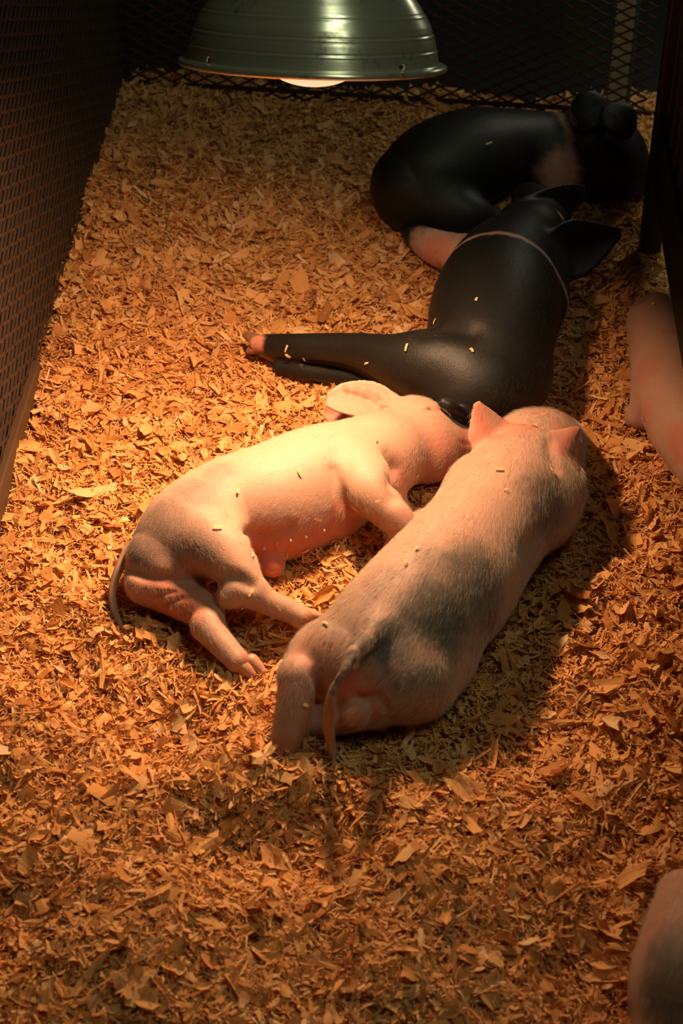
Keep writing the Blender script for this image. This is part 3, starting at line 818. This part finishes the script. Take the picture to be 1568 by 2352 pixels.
# flecks of shaving lying on the animals
flecks = [(1000,741),(905,762),(935,800),(1083,806),(1095,690),(925,765),(700,822),(658,800),(660,815),(500,1212),(728,1192),(910,1240),(1225,980),(1163,1127),(955,1090),(905,1110),(748,1435),(870,1150),
          (845,835),(1120,330),(1500,700),(575,1362),(640,1395),(930,1295),(960,1262),(1145,1082),(1265,1082),(818,1165),(688,1085),(860,1012),(1480,960),(700,1620),(545,1130),(655,1275),(700,1262)]
r = np.random.default_rng(77)
for px, py in flecks:
    best = None
    dr = Vector(ray(px, py)).normalized()
    for b in ALL_BVH:
        loc, nn, _, dist = b.ray_cast(Vector((0, 0, H_CAM)), dr)
        if loc is not None and (best is None or dist < best[2]): best = (np.array(loc), np.array(nn), dist)
    if best is None: continue
    p, nn, _ = best
    nn = nn+r.normal(0, 0.2, 3); nn /= np.linalg.norm(nn)
    a = np.cross(nn, r.normal(0, 1, 3)); a /= np.linalg.norm(a); b_ = np.cross(nn, a)
    l, w_ = r.uniform(0.003, 0.0065), r.uniform(0.0008, 0.002)
    c = p+nn*0.0028
    v = np.array([c-a*l-b_*w_, c-a*l*0.9+b_*w_, c+b_*w_*1.2+nn*0.001, c+a*l+b_*w_*0.7, c+a*l*0.8-b_*w_, c-b_*w_+nn*0.001])
    VV.append(v); QQ.append(np.array([[0, 1, 2, 5], [5, 2, 3, 4]])+off); TT.append(np.full(6, r.uniform(0.85, 1))); off += 6

bed = np_mesh('wood_shavings', np.vstack(VV), np.vstack(QQ), M['shaving'], None, False)
attr(bed.data, 'tint', np.concatenate(TT))
tag(bed, 'loose pine wood shavings bedding covering the pen floor', 'wood shavings', kind='stuff')

# ------------------------------------------------------------------ expanded metal
def expanded(b, O, U, V_, N_, w, h, a, c, sw, st):
    nu, nv = int(w/a*2), int(h/c)
    for j in range(nv+1):
        for sgn in (1, -1):
            for i in range(nu):
                v0 = (j*c + sgn*(c/2 if i % 2 == 0 else 0.0)*0.92)
                v1 = (j*c + sgn*(c/2 if (i+1) % 2 == 0 else 0.0)*0.92)
                if max(v0, v1) > h or min(v0, v1) < 0: continue
                p0 = O+U*(i*a/2)+V_*v0; p1 = O+U*((i+1)*a/2)+V_*v1
                b.bar(p0, p1, V_, sw, st)

# left panel
lp = empty('mesh_panel', tuple(pen(0, -1.2)))
tag(lp, 'black expanded metal side panel along the left of the pen, rusty low down', 'mesh panel')
b = MB(); expanded(b, pen(0, -2.3, 0.02), UD, UPV, RD, 2.3, 0.56, 0.046, 0.021, 0.0042, 0.0022); b.build('metal_mesh', M['mesh_metal'], lp)
b = MB(); b.box_axes(pen(-0.008, -1.15, 0.60), RD*0.012, UD*1.15, UPV*0.014); b.build('top_rail', M['frame_metal'], lp, bevel=0.003)
b = MB(); b.box_axes(pen(-0.010, -1.15, 0.30), RD*0.001, UD*1.15, UPV*0.29); b.build('backing_sheet', M['near_black'], lp)
for uq_ in (-0.55, -1.10, -1.65, -2.2):
    b = MB(); b.box_axes(pen(-0.018, uq_, 0.30), RD*0.008, UD*0.012, UPV*0.30); b.build('upright', M['frame_metal'], lp, bevel=0.002)
b = MB(); b.box_axes(pen(0.004, -1.60, 0.005), RD*0.006, UD*0.70, UPV*0.034); o = b.build('skirting_board', M['board'], None, bevel=0.002)
tag(o, 'grimy brown wooden board at the foot of the left mesh panel', 'board')

# back panel
bp = empty('mesh_panel', tuple(pen(PEN_W/2, 0.035)))
tag(bp, 'black expanded metal panel with diamond openings closing the back of the pen', 'mesh panel')
BWID = PEN_W+0.04
b = MB(); expanded(b, backp(-0.01), BD, UPV, BN, BWID, 0.62, 0.040, 0.021, 0.0036, 0.002); b.build('metal_mesh', M['mesh_metal'], bp)
b = MB(); b.box_axes(backp(BWID/2, -0.008, 0.020), BD*(BWID/2), BN*0.003, UPV*0.0035); b.build('bottom_rod', M['frame_metal'], bp)
b = MB(); b.box_axes(backp(BWID/2, 0.005, 0.63), BD*(BWID/2), BN*0.01, UPV*0.012); b.build('top_rail', M['frame_metal'], bp, bevel=0.002)

# pale post behind the back mesh
pq = at(1413, 250, 0.0)+BN*0.03+UPV*0.42
b = MB(); b.box_axes(pq, RD*0.017, UD*0.012, UPV*0.45); po = b.build('pale_post', M['pale_post'], None, bevel=0.002)
tag(po, 'pale painted upright post standing behind the back mesh at the right', 'post')
b = MB(); b.box_axes(pq+RD*0.0205, RD*0.003, UD*0.013, UPV*0.45); b.build('blue_edge', M['blue_trim'], po)

pl = bpy.data.lights.new('post_fill_light', 'AREA'); pl.size = 0.12; pl.energy = 1.1; pl.color = (1.0, 0.97, 0.75)  # unseen lamp added to brighten the pale post
plo = bpy.data.objects.new('post_fill_light', pl); C.objects.link(plo); plo.location = Vector(pq+RD*0.22+BN*0.06+UPV*0.25)
plo.rotation_euler = (Vector(pq-UPV*0.2)-plo.location).to_track_quat('-Z', 'Y').to_euler()

# right side panel: a wide frame carried off the bedding, bars above
A1, A2 = at(1495,420,0.13), at(1568,860,0.13)
pd_ = (A1-A2)/np.linalg.norm(A1-A2)
nd_ = np.array([pd_[1], -pd_[0], 0])
rp = empty('barred_panel', tuple((A1+A2)/2))
tag(rp, 'dark barred side panel along the right of the pen, raised off the shavings', 'barred panel')
def rpt(u, r, z): return A1 + pd_*u + nd_*r + UPV*(z-0.13)
b = MB(); b.box_axes(rpt(-0.85, 0.012, 0.185), nd_*0.012, pd_*0.88, UPV*0.055); b.build('bottom_rail', M['frame_metal'], rp, bevel=0.004)
b = MB(); b.box_axes(rpt(-0.85, 0.012, 0.72), nd_*0.012, pd_*0.88, UPV*0.02); b.build('top_rail', M['frame_metal'], rp, bevel=0.004)
for k in range(30):
    b = MB(); b.box_axes(rpt(-0.03-k*0.058, 0.012, 0.46), nd_*0.006, pd_*0.012, UPV*0.24); b.build('bar', M['frame_metal'], rp, bevel=0.002)
b = MB(); b.box_axes(rpt(0.015, 0.012, 0.35), nd_*0.016, pd_*0.016, UPV*0.42); o = b.build('corner_post', M['frame_metal'], rp, bevel=0.003)
b = MB(); b.box_axes(rpt(-0.80, 0.030, 0.45), nd_*0.001, pd_*0.80, UPV*0.30); b.build('backing_sheet', M['near_black'], rp)

# ------------------------------------------------------------------ heat lamp
lc = at(*LAMP_PX); ld = depth(lc); LR = 309*ld/FPX
lamp = bpy.data.objects.new('heat_lamp', None); C.objects.link(lamp)
lamp.location = lc
# local z is the lamp axis (up); tilt so the opening turns towards the camera
lamp.rotation_euler = (-LAMP_TILT, math.radians(-1.9)*-1, 0)
tag(lamp, 'aluminium dome heat lamp with a glowing bulb hanging over the pen', 'heat lamp')
def lathe(name, prof, mat, parent, seg=96, skip=None, smooth=True):
    prof = np.array(prof); n = len(prof)
    th = np.linspace(0, 2*math.pi, seg, endpoint=False)
    V = np.stack([prof[:, 0][:, None]*np.cos(th), prof[:, 0][:, None]*np.sin(th), np.repeat(prof[:, 1][:, None], seg, 1)], -1).reshape(-1, 3)
    Q = []
    for i in range(n-1):
        for j in range(seg):
            if skip and skip(prof[i], prof[i+1], th[j]): continue
            Q.append((i*seg+j, i*seg+(j+1) % seg, (i+1)*seg+(j+1) % seg, (i+1)*seg+j))
    me = bpy.data.meshes.new(name); me.from_pydata([tuple(v) for v in V], [], Q); me.update()
    me.polygons.foreach_set('use_smooth', np.full(len(Q), smooth)); me.materials.append(mat)
    o = bpy.data.objects.new(name, me); C.objects.link(o); o.parent = parent
    return o
# dome profile (radius, height) in rim radii, with pressed bands
key = [(0.935, 0.030), (0.925, 0.10), (0.900, 0.20), (0.865, 0.30), (0.820, 0.38), (0.765, 0.46), (0.69, 0.56), (0.60, 0.66), (0.49, 0.76), (0.36, 0.85), (0.22, 0.90), (0.18, 0.91)]
kz = [k[1] for k in key]; kr = [k[0] for k in key]
prof = []
for z in np.linspace(0.030, 0.91, 150):
    rr = float(np.interp(z, kz, kr))
    for b0 in (0.125, 0.235, 0.375, 0.56, 0.72):
        rr += 0.004*math.exp(-((z-b0)/0.008)**2) - 0.005*math.exp(-((z-b0-0.014)/0.006)**2)
    prof.append((rr*LR, z*LR))
rim = [(0.935+0.0*0, 0.030)]
for a in np.linspace(90, -200, 16):    # rolled lip
    a = math.radians(a); rim.append((0.975+0.025*math.cos(a), 0.0+0.025*math.sin(a)))
rim = [(q[0]*LR, q[1]*LR) for q in rim][::-1]
th_h = [math.atan2(-math.sqrt(max(0, 1-((x-718)/285)**2)), (x-718)/285) % (2*math.pi) for x in (489, 909)]
def skip(p0, p1, th):
    z = (p0[1]+p1[1])/2/LR
    for t0 in th_h:
        dt = (th-t0+math.pi) % (2*math.pi)-math.pi
        if (dt*0.92/0.020)**2+((z-0.058)/0.020)**2 < 1: return True
    return False
dome = lathe('reflector', rim+prof, M['aluminium'], lamp, seg=360, skip=skip)
md = dome.modifiers.new('thickness', 'SOLIDIFY'); md.thickness = 0.0009; md.offset = -1
BR = 0.40*LR
bprof = [(0.0005, -0.165*LR)]+[(BR*math.sin(a), -0.165*LR+BR*0.62*(1-math.cos(a))) for a in np.linspace(0.12, math.pi/2, 16)]
bprof += [(BR*0.98, 0.12*LR), (BR*0.85, 0.22*LR), (BR*0.55, 0.42*LR), (BR*0.36, 0.55*LR), (BR*0.34, 0.72*LR)]
lathe('bulb', bprof, M['bulb'], lamp, seg=64)
lathe('socket', [(0.001, 0.70*LR), (0.19*LR, 0.70*LR), (0.20*LR, 0.90*LR), (0.19*LR, 1.25*LR), (0.12*LR, 1.34*LR), (0.05*LR, 1.40*LR), (0.001, 1.40*LR)], M['socket'], lamp, seg=40)
cv = bpy.data.curves.new('power_cord', 'CURVE'); cv.dimensions = '3D'; cv.bevel_depth = 0.0035
sp = cv.splines.new('BEZIER'); sp.bezier_points.add(2)
for bp_, co in zip(sp.bezier_points, [(0, 0, 1.38*LR), (0.0, 0.06, 0.55), (0.0, 0.40, 1.45)]):
    bp_.co = co; bp_.handle_left_type = bp_.handle_right_type = 'AUTO'
co_ = bpy.data.objects.new('power_cord', cv)
dg = bpy.context.evaluated_depsgraph_get()
cme = bpy.data.meshes.new_from_object(co_); cme.materials.clear(); cme.materials.append(M['socket'])
bpy.data.objects.remove(co_)
co_ = bpy.data.objects.new('power_cord', cme); C.objects.link(co_); co_.parent = lamp
# the bulb's light
ll = bpy.data.lights.new('bulb_light', 'AREA'); ll.shape = 'DISK'; ll.size = 0.075
ll.energy = LAMP_W; ll.color = LAMP_COL
lo = bpy.data.objects.new('bulb_light', ll); C.objects.link(lo); lo.parent = lamp
lo.location = (0, 0, -0.175*LR)
ll.spread = math.radians(150)
bpy.context.view_layer.update()
aim = Vector(at(400, 1310)) - lamp.matrix_world @ Vector(lo.location)
lo.rotation_euler = (lamp.rotation_euler.to_matrix().inverted() @ aim).to_track_quat('-Z', 'Y').to_euler()
